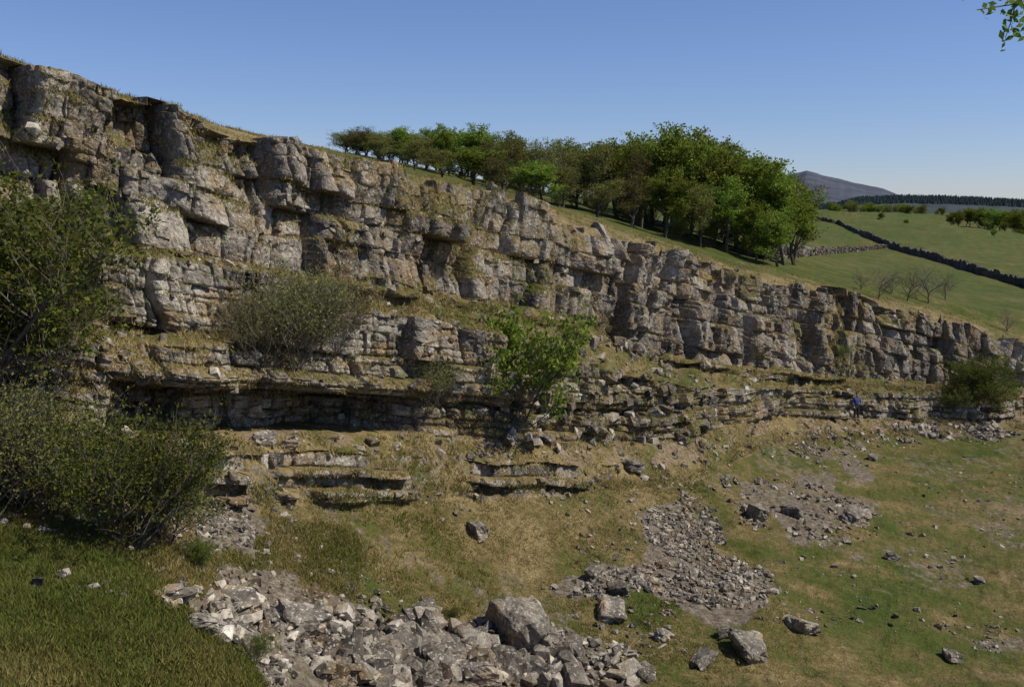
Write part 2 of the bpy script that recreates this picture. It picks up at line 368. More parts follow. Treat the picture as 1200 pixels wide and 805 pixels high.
# ---------------------------------------------------------------- rocks
def rockvar(seed, lo=.45):
    r = np.random.default_rng(seed); bm = bmesh.new()
    for cx in (-1, 1):
        for cy in (-1, 1):
            for cz in (-1, 1):
                q = np.array([cx, cy, cz])*r.uniform(lo, 1., 3); bm.verts.new(q*.5)
    for _ in range(6):
        q = r.normal(size=3); q /= np.abs(q).max(); bm.verts.new(q*.5*r.uniform(.75, 1.05))
    bmesh.ops.convex_hull(bm, input=bm.verts[:])
    bmesh.ops.delete(bm, geom=[v for v in bm.verts if not v.link_faces], context='VERTS')
    bmesh.ops.triangulate(bm, faces=bm.faces[:]); bm.verts.index_update()
    V = np.array([v.co[:] for v in bm.verts]); Fc = np.array([[v.index for v in f.verts] for f in bm.faces]); bm.free()
    return V, Fc
RV = [rockvar(900+k) for k in range(18)]
def rotm(n, tiltmax):
    a = rng.uniform(0, 2*np.pi, n); b = rng.normal(0, tiltmax, n); c = rng.normal(0, tiltmax, n)
    Rz = np.zeros((n, 3, 3)); Rz[:, 0, 0] = np.cos(a); Rz[:, 0, 1] = -np.sin(a); Rz[:, 1, 0] = np.sin(a); Rz[:, 1, 1] = np.cos(a); Rz[:, 2, 2] = 1
    Rx = np.zeros((n, 3, 3)); Rx[:, 0, 0] = 1; Rx[:, 1, 1] = np.cos(b); Rx[:, 1, 2] = -np.sin(b); Rx[:, 2, 1] = np.sin(b); Rx[:, 2, 2] = np.cos(b)
    Ry = np.zeros((n, 3, 3)); Ry[:, 1, 1] = 1; Ry[:, 0, 0] = np.cos(c); Ry[:, 0, 2] = np.sin(c); Ry[:, 2, 0] = -np.sin(c); Ry[:, 2, 2] = np.cos(c)
    return Rz@Rx@Ry
def scatter_rocks(name, pos, size, mat, tilt=.5, flat=.6, sink=.15):
    n = len(pos); R = rotm(n, tilt); k = rng.integers(0, len(RV), n)
    sc3 = size[:, None]*np.stack([rng.uniform(.8, 1.6, n), rng.uniform(.55, 1.1, n), rng.uniform(flat*.5, flat*1.5, n)], -1)
    VV = []; FF = []; TT = []; o = 0
    for q in range(len(RV)):
        m = np.where(k == q)[0]
        if not len(m): continue
        V, Fc = RV[q]
        W = np.einsum('nij,nvj->nvi', R[m], V[None]*sc3[m][:, None])+pos[m][:, None]+np.array([0, 0, 1])*(sc3[m][:, 2]*sink)[:, None, None]
        VV.append(W.reshape(-1, 3)); FF.append((Fc[None]+(np.arange(len(m))*len(V))[:, None, None]+o).reshape(-1, 3)); o += len(m)*len(V)
        TT.append(np.repeat(rng.random(len(m))*1.8-.5, len(V)))
    return mkmesh(name, np.concatenate(VV), np.concatenate(FF), [mat], dict(tone=np.concatenate(TT)))
SZ = [(1900, .06, .40), (4200, .05, .24), (520, .07, .34), (260, .1, .35), (700, .12, .5), (90, .06, .2), (350, .05, .2)]
for k, pg in enumerate(SCREE):
    us = [a for a, b in pg]
    p, i, j = sample(300000 if k < 2 else 150000, rG-60, NR-40, min(us)-50, max(us)+50)
    u, v = proj(p)
    u2 = u+60*fbm(p[:, 0]*.5, p[:, 1]*.5, 600, 5); v2 = v+34*fbm(p[:, 0]*.5, p[:, 1]*.5, 601, 5)
    m = pip(u2, v2, pg)&(fbm(p[:, 0]*.9, p[:, 1]*.9, 610+k, 4) > -.12+.2*rng.normal(size=len(p)))
    p = p[m][:SZ[k][0]]
    sz = SZ[k][1]+(SZ[k][2]-SZ[k][1])*rng.random(len(p))**3.5
    scatter_rocks('scree', p, sz, M_rk)
HEAP = [(370, 790), (420, 755), (480, 728), (540, 735), (600, 755), (690, 770), (760, 800), (760, 840), (350, 840)]
p, i, j = sample(200000, rG, NR-40, 300, 780); u, v = proj(p); p = p[pip(u, v, HEAP)&(fbm(p[:, 0]*1.2, p[:, 1]*1.2, 655, 3) > -.3)][:230]
p[:, 2] += rng.uniform(0, .25, len(p)); scatter_rocks('rock_heap', p, rng.uniform(.25, .8, len(p)), M_rk, .6, .7, .1)
SL = [(165, 690), (250, 680), (400, 720), (380, 755), (250, 745)]
p, i, j = sample(200000, rG, NR-40, 150, 420); u, v = proj(p); p = p[pip(u, v, SL)][:44]
scatter_rocks('fallen_slabs', p, rng.uniform(.2, .6, len(p)), M_pale, .25, .35)
p, i, j = sample(9000, rG-20, NR-60); m = fbm(p[:, 0]*.3, p[:, 1]*.3, 630, 3) > -.05; p = p[m]
scatter_rocks('loose_stones', p, .04+.22*rng.random(len(p))**6, M_rk)
p, i, j = sample(16000, rL0+2, rG); m = (NZ[i, j] > .55); p = p[m][:3000]
scatter_rocks('ledge_stones', p, .06+.30*rng.random(len(p))**4, M_rk, .5, .7)
p, i, j = sample(60000, rL0+2, rG, 560, 840); u, v = proj(p); m = (NZ[i, j] > .3)&(v > 385)&(v < 525)&(RP[i, j] > 7.5)&(v > 360+.25*(u-560)); p = p[m][:340]
scatter_rocks('fallen_blocks', p, .12+.6*rng.random(len(p))**2.5, M_rk, .4, .8)
def boulder(u, v, wpx, hpx, seed, pale=False, yaw=None, tilt=.2):
    h = hit(u, v+hpx*.3)
    if not h: return
    loc = h[0]; px = loc.y/F; r = np.random.default_rng(seed); V, Fc = rockvar(seed+5000, .4)
    bm = bmesh.new(); vs = [bm.verts.new(q) for q in V]
    for f in Fc: bm.faces.new([vs[x] for x in f])
    bmesh.ops.dissolve_limit(bm, angle_limit=.2, verts=bm.verts[:], edges=bm.edges[:])
    bmesh.ops.bevel(bm, geom=bm.edges[:], offset=.02, segments=1, affect='EDGES')
    bmesh.ops.triangulate(bm, faces=bm.faces[:])
    for _ in range(4): bmesh.ops.subdivide_edges(bm, edges=[e for e in bm.edges if e.calc_length() > .07], cuts=1); bmesh.ops.triangulate(bm, faces=bm.faces[:])
    bm.normal_update()
    VV = np.array([q.co[:] for q in bm.verts]); nn = np.array([q.normal[:] for q in bm.verts])
    d = fbm(VV[:, 0]*4+VV[:, 2]*3, VV[:, 1]*4-VV[:, 2]*2, seed, 4)*.09
    st = np.floor(VV[:, 2]*5+1.2*fbm(VV[:, 0]*2, VV[:, 1]*2, seed+3, 2)); d = d+(hsh(st, st*0, seed)-.5)*.07
    VV = VV+nn*d[:, None]
    VV *= np.array([wpx*px*1.15, wpx*px*r.uniform(.7, 1.), hpx*px*1.25])
    for q, c in zip(bm.verts, VV): q.co = c
    me = bpy.data.meshes.new('boulder'); bm.to_mesh(me); bm.free(); me.materials.append(M_pale if pale else M_rk)
    at = me.attributes.new('tone', 'FLOAT', 'POINT'); at.data.foreach_set('value', np.full(len(me.vertices), r.uniform(.1, .7), np.float32))
    o = bpy.data.objects.new('boulder', me); sc.collection.objects.link(o)
    o.location = loc+Vector((0, 0, hpx*px*.28)); o.rotation_euler = (r.normal(0, tilt), r.normal(0, tilt), yaw if yaw is not None else r.uniform(0, 6.28))
BL = [(605, 728, 74, 64, 1, 0), (350, 722, 62, 36, 2, 1), (498, 718, 34, 26, 3, 0), (518, 768, 55, 34, 4, 0), (470, 740, 34, 22, 5, 0), (672, 765, 38, 26, 6, 0),
      (880, 758, 50, 28, 7, 0), (938, 732, 42, 20, 8, 0), (717, 712, 44, 22, 9, 1), (725, 690, 24, 16, 10, 0), (695, 672, 22, 16, 11, 0), (560, 622, 26, 20, 12, 0),
      (1002, 606, 36, 18, 13, 0), (1045, 652, 16, 11, 14, 0), (1148, 680, 14, 8, 15, 0), (822, 772, 36, 14, 16, 0),
      (888, 600, 30, 18, 19, 0), (930, 600, 26, 12, 20, 0), (1022, 536, 14, 9, 21, 0), (270, 700, 60, 14, 22, 1), (240, 730, 40, 18, 23, 1), (310, 515, 28, 14, 24, 1),
      (338, 520, 26, 12, 25, 1), (600, 780, 60, 36, 26, 0), (440, 775, 50, 30, 27, 0), (560, 790, 44, 30, 28, 0), (650, 792, 40, 26, 29, 0), (1115, 768, 26, 12, 30, 0),
      (200, 695, 60, 12, 31, 1), (400, 790, 44, 30, 32, 0), (755, 790, 24, 18, 33, 0), (850, 742, 22, 12, 34, 0), (778, 745, 22, 14, 35, 1), (560, 752, 36, 24, 36, 0), (500, 795, 50, 30, 37, 0),
      (320, 540, 20, 18, 38, 0), (740, 545, 26, 14, 39, 0), (640, 752, 40, 26, 41, 0), (455, 798, 40, 28, 42, 0)]
for b in BL: boulder(b[0], b[1], b[2], b[3], b[4], bool(b[5]))

# ---------------------------------------------------------------- grass tufts
def grass(name, p, hgt, wid, tn, mat, nb=5):
    n = len(p); base = np.repeat(p, nb, 0)+np.c_[rng.normal(0, 1, (n*nb, 2))*np.repeat(wid, nb)[:, None], np.zeros(n*nb)]
    H = np.repeat(hgt, nb)*rng.uniform(.6, 1.2, n*nb); a = rng.uniform(0, 2*np.pi, n*nb); ln = rng.normal(0, .7, (n*nb, 2))*H[:, None]
    bw = H*.09+.006; dx = np.c_[np.cos(a)*bw, np.sin(a)*bw, np.zeros(n*nb)]
    tip = base+np.c_[ln, H]; V = np.stack([base-dx-[0, 0, .03], base+dx-[0, 0, .03], tip], 1).reshape(-1, 3)
    Fc = np.arange(n*nb*3).reshape(-1, 3); T = np.repeat(np.clip(np.repeat(tn, nb)+rng.normal(0, .12, n*nb), 0, 1), 3)
    return mkmesh(name, V, Fc, [mat], dict(tone=T))
p, i, j = sample(100000, rG-20, NR-38); m = (dirt[i, j]+.25*rng.normal(size=len(p)) < .4)&(fbm(p[:, 0]*1.1, p[:, 1]*1.1, 700, 3)+.3*rng.normal(size=len(p)) > -.12)
p2, i2, j2 = sample(40000, rG+20, NR-34, -60, 420); m2 = dirt[i2, j2] < .4
p = np.concatenate([p[m], p2[m2]]); dd = np.concatenate([dry[i, j][m], dry[i2, j2][m2]])
grass('grass', p, rng.uniform(.025, .085, len(p))*(1+.6*(fbm(p[:, 0]*2, p[:, 1]*2, 701, 2) > .2))*np.where(p[:, 0] > 9, .4, 1), np.full(len(p), .08), np.clip(dd*.8+.02+.35*fbm(p[:, 0]*.6, p[:, 1]*.6, 702, 3), 0, 1), M_blade, 5)
p, i, j = sample(110000, rL0-30, rG); m = (NZ[i, j] > .6)|((veg[i, j] > .5)&(NZ[i, j] > .3)); m &= fbm(p[:, 0]*.9, p[:, 1]*.9+p[:, 2], 710, 3) > -.12
p = p[m]; grass('ledge_grass', p, rng.uniform(.04, .15, len(p)), np.full(len(p), .08), np.clip(.62+.45*fbm(p[:, 0]*.5, p[:, 2]*.5, 720, 3), 0, 1), M_blade, 5)

# ---------------------------------------------------------------- trees and shrubs
def tube(path, rad, k=5):
    path = np.array(path); n = len(path); t = np.gradient(path, axis=0); t /= np.linalg.norm(t, axis=1, keepdims=True)+1e-9
    ref = np.array([.3, .9, .1]); a = np.cross(t, ref); a /= np.linalg.norm(a, axis=1, keepdims=True)+1e-9; b = np.cross(t, a)
    th = np.arange(k)*2*np.pi/k
    V = path[:, None]+np.array(rad)[:, None, None]*(np.cos(th)[None, :, None]*a[:, None]+np.sin(th)[None, :, None]*b[:, None])
    q = []
    for i in range(n-1):
        for j in range(k): q.append((i*k+j, i*k+(j+1) % k, (i+1)*k+(j+1) % k, (i+1)*k+j))
    return V.reshape(-1, 3), np.array(q)
def tree_mesh(name, seed, H, spread, stems=1, levels=3, kids=(6, 4, 3), leaves=40, ls=.22, cl=.6, mats=None, trunk=.35, up=.35, r0=None, tubek=5, lenf=(.5, .32, .2), bare_t=.0):
    r = np.random.default_rng(seed); VV = []; QQ = []; off = [0]; tips = []
    def add(path, rad):
        V, q = tube(path, rad, tubek if len(VV) < 30 else 3); VV.append(V); QQ.append(q+off[0]); off[0] += len(V)
    def grow(p, d, ln, rd, lv):
        n = 5; path = [p]; rads = [rd]; dd = d.copy()
        for i in range(n-1):
            dd = dd+r.normal(0, .16, 3)+np.array([0, 0, up*.12]); dd /= np.linalg.norm(dd); p = p+dd*ln/(n-1); path.append(p); rads.append(rd*(1-.6*(i+1)/(n-1)))
        add(path, rads)
        if lv >= levels:
            for q in path[1:]: tips.append(q)
            return
        if lv == levels-1: tips.append(path[-1])
        kk_ = kids[lv]
        for c in range(kk_):
            t = (.35 if lv else trunk)+(1-(.35 if lv else trunk))*(c+r.random())/kk_; t = min(t, .999)*(n-1); i = int(t); q = path[i]+(path[min(i+1, n-1)]-path[i])*(t-i)
            az = c*2.4+r.uniform(-.6, .6); el = r.uniform(.1, .9)
            side = np.array([math.cos(az)*spread, math.sin(az)*spread, el*.8]); nd = side*.8+dd*.5; nd /= np.linalg.norm(nd)
            grow(q, nd, H*lenf[lv]*r.uniform(.6, 1.25)*(1.1-.35*(c/kk_) if lv == 0 else 1), max(rads[min(i, n-1)]*.6, .008), lv+1)
    for s in range(stems):
        a = s*2*np.pi/stems+r.uniform(-.4, .4); d = np.array([math.cos(a)*.55*(stems > 1), math.sin(a)*.55*(stems > 1), 1.])+r.normal(0, .07, 3); d /= np.linalg.norm(d)
        grow(np.array([math.cos(a)*.1*(stems > 1), math.sin(a)*.1*(stems > 1), -.15]), d, H*(.74 if stems == 1 else .6*r.uniform(.7, 1.1)), r0 or H*.026, 0)
    nbark = sum(len(q) for q in QQ); tb = off[0]; tn = [np.full(tb, .5)]
    if leaves:
        T = np.array(tips); T = T[r.random(len(T)) > bare_t]; n = len(T)*leaves
        c = np.repeat(T, leaves, 0)+r.normal(0, cl, (n, 3))*np.array([1, 1, .65])
        a = r.normal(size=(n, 3)); a /= np.linalg.norm(a, axis=1, keepdims=True); b = np.cross(a, r.normal(size=(n, 3))); b /= np.linalg.norm(b, axis=1, keepdims=True)
        sz = ls*r.uniform(.6, 1.3, n)[:, None]
        V = np.stack([c-a*sz*.7, c+b*sz*.38, c+a*sz*.7, c-b*sz*.38], 1).reshape(-1, 3); VV.append(V)
        QQ.append(np.arange(n*4).reshape(-1, 4)+tb)
        tn.append(np.repeat(np.clip(np.repeat(r.normal(.5, .2, len(T)), leaves)+r.normal(0, .12, n), 0, 1), 4))
    Q = np.concatenate(QQ); mi = np.zeros(len(Q), int); mi[nbark:] = 1
    me = mkmesh(name, np.concatenate(VV), Q, mats, dict(tone=np.concatenate(tn)), mi=mi, link=False)
    me['top'] = float(np.percentile(np.concatenate(VV)[:, 2], 99.8)); return me
def put(name, me, loc, s=1., yaw=0., sz=None):
    o = bpy.data.objects.new(name, me); sc.collection.objects.link(o); o.location = loc; o.rotation_euler = (0, 0, yaw); o.scale = (s, s, sz or s); return o
tk = dict(kids=(11, 5, 3), lenf=(.38, .22, .15), up=.7)
TM = [tree_mesh('deciduous_tree_mesh', 50+k, 10, .95, leaves=13, ls=.25, cl=.30, mats=[M_bark, M_leaf], bare_t=.14, trunk=(.14, .26, .20, .30)[k], **tk) for k in range(4)]
TO = [tree_mesh('young_leaf_tree_mesh', 70+k, 10, .85, leaves=7, ls=.21, cl=.34, mats=[M_bark, M_olive], bare_t=.18, trunk=(.14, .26, .20)[k], **tk) for k in range(3)]
TB = [tree_mesh('bare_tree_mesh', 90+k, 8, 1.1, leaves=0, mats=[M_twig], kids=(8, 6, 7), trunk=.22, lenf=(.45, .3, .22)) for k in range(2)]
wood = [(402, 104, 172, 1), (416, 98, 167, 1), (430, 106, 160, 1), (445, 96, 157, 1), (458, 104, 154, 1), (472, 94, 156, 0), (486, 102, 156, 1), (500, 92, 155, 1), (514, 100, 153, 0),
    (528, 90, 151, 0), (542, 98, 151, 0), (556, 86, 153, 0), (570, 96, 157, 1), (584, 84, 159, 1), (598, 92, 162, 0), (612, 82, 165, 1), (624, 90, 171, 1), (636, 80, 170, 1), (648, 82, 164, 2), (655, 90, 166, 2), (664, 92, 170, 0), (676, 79, 175, 1), (688, 90, 166, 0),
    (700, 78, 174, 1), (710, 90, 170, 1), (724, 80, 163, 0), (738, 88, 164, 0), (752, 78, 172, 1), (766, 86, 161, 0), (780, 80, 154, 0), (794, 86, 152, 0), (808, 80, 155, 0), (822, 86, 160, 0),
    (836, 78, 172, 0), (850, 84, 174, 0), (864, 79, 184, 0), (880, 83, 187, 0), (894, 79, 198, 0), (907, 84, 196, 0), (919, 79, 212, 0), (931, 83, 216, 0), (852, 75, 215, 0), (888, 75, 236, 0), (822, 74, 212, 1), (780, 73, 205, 0),
    (740, 72, 205, 1), (700, 70, 208, 1), (660, 68, 200, 1), (622, 66, 196, 0), (588, 68, 188, 1), (555, 72, 180, 0), (520, 76, 174, 1), (486, 80, 170, 1), (450, 84, 170, 1), (912, 74, 250, 0)]
rr = random.Random(5)
for u in range(408, 930, 10):
    vt = np.interp(u, [400, 450, 530, 600, 640, 700, 800, 850, 930], [178, 166, 162, 174, 182, 184, 168, 188, 226])
    wood.append((u+rr.uniform(-4, 4), rr.uniform(96, 112) if u < 640 else rr.uniform(88, 100), vt+rr.uniform(-5, 9), rr.choice([0, 1, 1]) if u < 720 else rr.choice([0, 0, 0, 1])))
for k, (u, D, tv, kd) in enumerate(wood):
    me = (TM, TO, TB)[kd][(k*5+k//3) % (4, 3, 2)[kd]]; b = plat(u, D); top = unproj(u, tv+6*math.sin(k*2.1)-2, D)[2]; h = max(2.5, top-b.z); s = h/me['top']
    put('deciduous_tree', me, b, max(s, .4)*((1.12 if u < 700 else 1.02)+.15*math.sin(k*1.3)), k*1.7, s)
for (u, v, hp, k) in [(1030, 350, 46, 0), (1062, 352, 52, 1), (1088, 355, 54, 0), (1180, 388, 38, 1), (1010, 340, 34, 1), (1045, 345, 40, 1), (1108, 352, 44, 1)]:
    h = hit(u, v)
    if h: put('bare_tree', TB[k], h[0]-Vector((0, 0, .3)), hp*h[0].y/F/TB[k]['top'], u)
dw = bpy.data.objects.new('distant_woodland', None); sc.collection.objects.link(dw)
for u in np.arange(968, 1300, 3.6):
    D = 700+60*math.sin(u*.3)+rr.uniform(-40, 40); hp = rr.uniform(6, 10)*(1 if u < 1115 else .6); s = hp*D/F/8
    if u > 1115 and rr.random() < .4: continue
    o = put('distant_tree', (TM+TO)[rr.randrange(7)], plat(u, D)-Vector((0, 0, hp*D/F*.25)), s*rr.uniform(1.1, 1.9), u, s*1.1); o.parent = dw
for u, D, hp in [(1118, 430, 11), (1126, 425, 14), (1135, 430, 17), (1143, 440, 15), (1150, 425, 19), (1158, 430, 17), (1166, 415, 22), (1174, 425, 18), (1181, 430, 20), (1192, 410, 24), (1200, 425, 20), (1208, 420, 24), (1222, 420, 20), (1165, 330, 7), (1000, 300, 4), (1075, 460, 6), (1040, 480, 7)]:
    put('field_tree', TM[int(u) % 4], plat(u, D)-Vector((0, 0, hp*D/F*.18)), hp*D/F/8*1.25, u, hp*D/F/8*1.1)
def shrub(name, u, v, me, s, yaw=0, which=None, dy=0, sz=None):
    h = hit(u, v, which)
    if h: return put(name, me, h[0]+Vector((0, dy, -.1)), s, yaw, sz)
BH = [tree_mesh('hawthorn_mesh', 120+k, 4, .95, stems=4, leaves=8, ls=.075, cl=.10, mats=[M_bark, M_dark], kids=(8, 5, 4), r0=.05, trunk=.08, lenf=(.42, .26, .18), bare_t=.55, up=.7) for k in range(2)]
BO = tree_mesh('twiggy_shrub_mesh', 130, 3, .9, stems=7, leaves=2, ls=.055, cl=.12, mats=[M_twig, M_olive], kids=(6, 5, 4), r0=.03, trunk=.15, lenf=(.4, .3, .2), up=.8)
SA = tree_mesh('ash_sapling_mesh', 140, 4, .85, stems=2, leaves=5, ls=.11, cl=.10, mats=[M_bark, M_leaf], kids=(9, 4, 3), r0=.035, trunk=.08, lenf=(.28, .17, .12), bare_t=.42)
shrub('hawthorn_bush', 20, 460, BH[0], 1.4, 0)
shrub('hawthorn_bush', -45, 480, BH[1], 1.5, 2)
shrub('hawthorn_bush', 70, 440, BH[1], .7, 4)
shrub('hawthorn_bush', 92, 268, BH[1], .34, 1)
shrub('hawthorn_bush', 155, 642, BH[1], .85, 1)
shrub('hawthorn_bush', 195, 635, BH[0], .55, 3)
shrub('hawthorn_bush', 120, 628, BH[0], .60, 2)
shrub('hawthorn_bush', 30, 590, BH[0], .65, 4)
shrub('twiggy_shrub', -20, 610, BO, 1.1, 5)
shrub('twiggy_shrub', 60, 600, BO, .9, 5)
shrub('hawthorn_bush', 235, 665, BH[0], .20, 5)
shrub('hawthorn_bush', 300, 772, BH[1], .17, 2)
shrub('hawthorn_bush', 530, 725, BH[1], .12, 2)
shrub('twiggy_shrub', 345, 425, BO, 1.05, 0)
shrub('twiggy_shrub', 300, 430, BO, .8, 2)
shrub('twiggy_shrub', 385, 415, BO, .85, 4)
shrub('twiggy_shrub', 500, 480, BO, .7, 3)
shrub('ash_sapling', 600, 500, SA, 1.3, 0, sz=1.75)
shrub('ash_sapling', 575, 485, SA, .8, 2, sz=.95)
shrub('ash_sapling', 632, 455, SA, .65, 4)
shrub('hawthorn_bush', 1142, 475, BH[0], .9, 2)
shrub('hawthorn_bush', 1125, 486, BH[1], .6, 3)
shrub('hawthorn_bush', 1155, 480, BH[1], .8, 5)
shrub('hawthorn_bush', 985, 420, BH[1], .25, 3)
for k in range(22):
    u = 440+k*22+rr.uniform(-9, 9); put('undergrowth_shrub', BH[k % 2], plat(u, (88 if u < 560 else 72)+(k*7) % 14+max(0, (u-700)*.03)), .35+.3*((k*37) % 10)/10, k)

# ---------------------------------------------------------------- drystone walls
M_wall = mat_rock('drystone', .6)
def wall(path, h=1.3, w=.35, stones=False):
    C = []
    for (u0, v0), (u1, v1) in zip(path[:-1], path[1:]):
        n = max(2, int(math.hypot(u1-u0, v1-v0)/2.))
        for i in range(n):
            q = hit(u0+(u1-u0)*i/n, v0+(v1-v0)*i/n, (ground,))
            if q: C.append(np.array(q[0]))
    C = np.array(C); n = len(C); t = np.gradient(C[:, :2], axis=0); t /= np.linalg.norm(t, axis=1, keepdims=True)+1e-9; nn = np.c_[-t[:, 1], t[:, 0], np.zeros(n)]
    if stones:
        seg = np.r_[0, np.cumsum(np.linalg.norm(np.diff(C, axis=0), axis=1))]; x = np.repeat(np.arange(0, seg[-1], .28), 5); zz = np.tile(np.arange(5)*h/5, len(x)//5)
        p = np.stack([np.interp(x, seg, C[:, a]) for a in range(3)], -1); p[:, 2] += zz*(1+.25*fbm(x*.5, x*0, 77, 3)); p[:, :2] += rng.normal(0, .08, (len(x), 2))
        return scatter_rocks('drystone_wall', p, rng.uniform(.3, .5, len(p)), M_wall, .25, .7)
    hh = h*(1+.18*rng.normal(size=n)); V = np.stack([C-nn*w-[0, 0, .5], C-nn*w*.6+np.c_[np.zeros((n, 2)), hh], C+nn*w*.6+np.c_[np.zeros((n, 2)), hh], C+nn*w-[0, 0, .5]], 1).reshape(-1, 3)
    q = [(i*4+j, i*4+j+1, i*4+j+5, i*4+j+4) for i in range(n-1) for j in range(3)]
    mkmesh('drystone_wall', V, np.array(q), [M_wall], dict(tone=np.full(n*4, .0)))
wall([(955, 257), (985, 264), (1020, 280), (1050, 293), (1100, 307), (1150, 323), (1230, 345)], 1.2)
wall([(895, 305), (930, 301), (1000, 295), (1040, 291)], .8, stones=True)

# ---------------------------------------------------------------- far hills
def ridge(name, prof, D, mat, depth, seed, amp):
    us = np.arange(prof[0][0], prof[-1][0], 1.5); vs = np.interp(us, [a for a, b in prof], [b for a, b in prof])
    vs = vs+amp*fbm(us*.06, us*0, seed, 4); top = unproj(us, vs, D); V = []; n = len(us); R = 14
    for k in range(R):
        t = k/(R-1); q = top.copy(); q[:, 1] -= depth*t; q[:, 0] *= q[:, 1]/D; zb = -20; q[:, 2] = top[:, 2]*(1-t**1.3)+zb*t**1.3+fbm(us*.08, us*0+t*6, seed+5, 3)*top[:, 2]*.05*math.sin(t*3.14); V.append(q)
    q = top.copy(); q[:, 1] += depth; q[:, 2] = -50; V.insert(0, q); V = np.array(V); R += 1
    id_ = np.arange(R*n).reshape(R, n); Q = np.stack([id_[:-1, :-1], id_[1:, :-1], id_[1:, 1:], id_[:-1, 1:]], -1).reshape(-1, 4)
    return mkmesh(name, V.reshape(-1, 3), Q, [mat], smooth=True), V
M_moor = mat_plain('hazed_heather_moor', (.040, .046, .066), (.075, .08, .098), .006)  # heather colour with blue-grey distance haze painted into it
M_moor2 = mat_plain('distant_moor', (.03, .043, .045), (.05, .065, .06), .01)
ridge('hill', [(780, 245), (850, 232), (900, 212), (925, 205), (945, 201), (960, 204), (985, 210), (1010, 216), (1035, 222), (1060, 231), (1150, 240), (1400, 244)], 5200, M_moor, 2000, 5, 1.5)
_, RVV = ridge('forest_ridge', [(900, 246), (985, 240), (1005, 234), (1060, 231), (1120, 233), (1200, 237), (1400, 240)], 2600, M_moor2, 1000, 9, 1.)
n = 5000; ii = rng.integers(1, 7, n); jj = rng.integers(20, RVV.shape[1]-1, n); b = RVV[ii, jj]+np.c_[rng.uniform(-4, 4, n), rng.uniform(-30, 30, n), np.zeros(n)-2]
hh = rng.uniform(6, 12, n); V = [np.stack([b[:, 0], b[:, 1], b[:, 2]+hh], -1)]
for k in range(5): V.append(b+np.c_[np.cos(k*1.2566)*hh*.4, np.sin(k*1.2566)*hh*.4, np.zeros(n)])
V = np.stack(V, 1).reshape(-1, 3); o = (np.arange(n)*6)[:, None, None]
Fc = (np.array([[0, 1+k, 1+(k+1) % 5] for k in range(5)])[None]+o).reshape(-1, 3)
mkmesh('conifer_forest', V, Fc, [mat_plain('conifer', (.022, .036, .038), (.036, .053, .048), .05)])

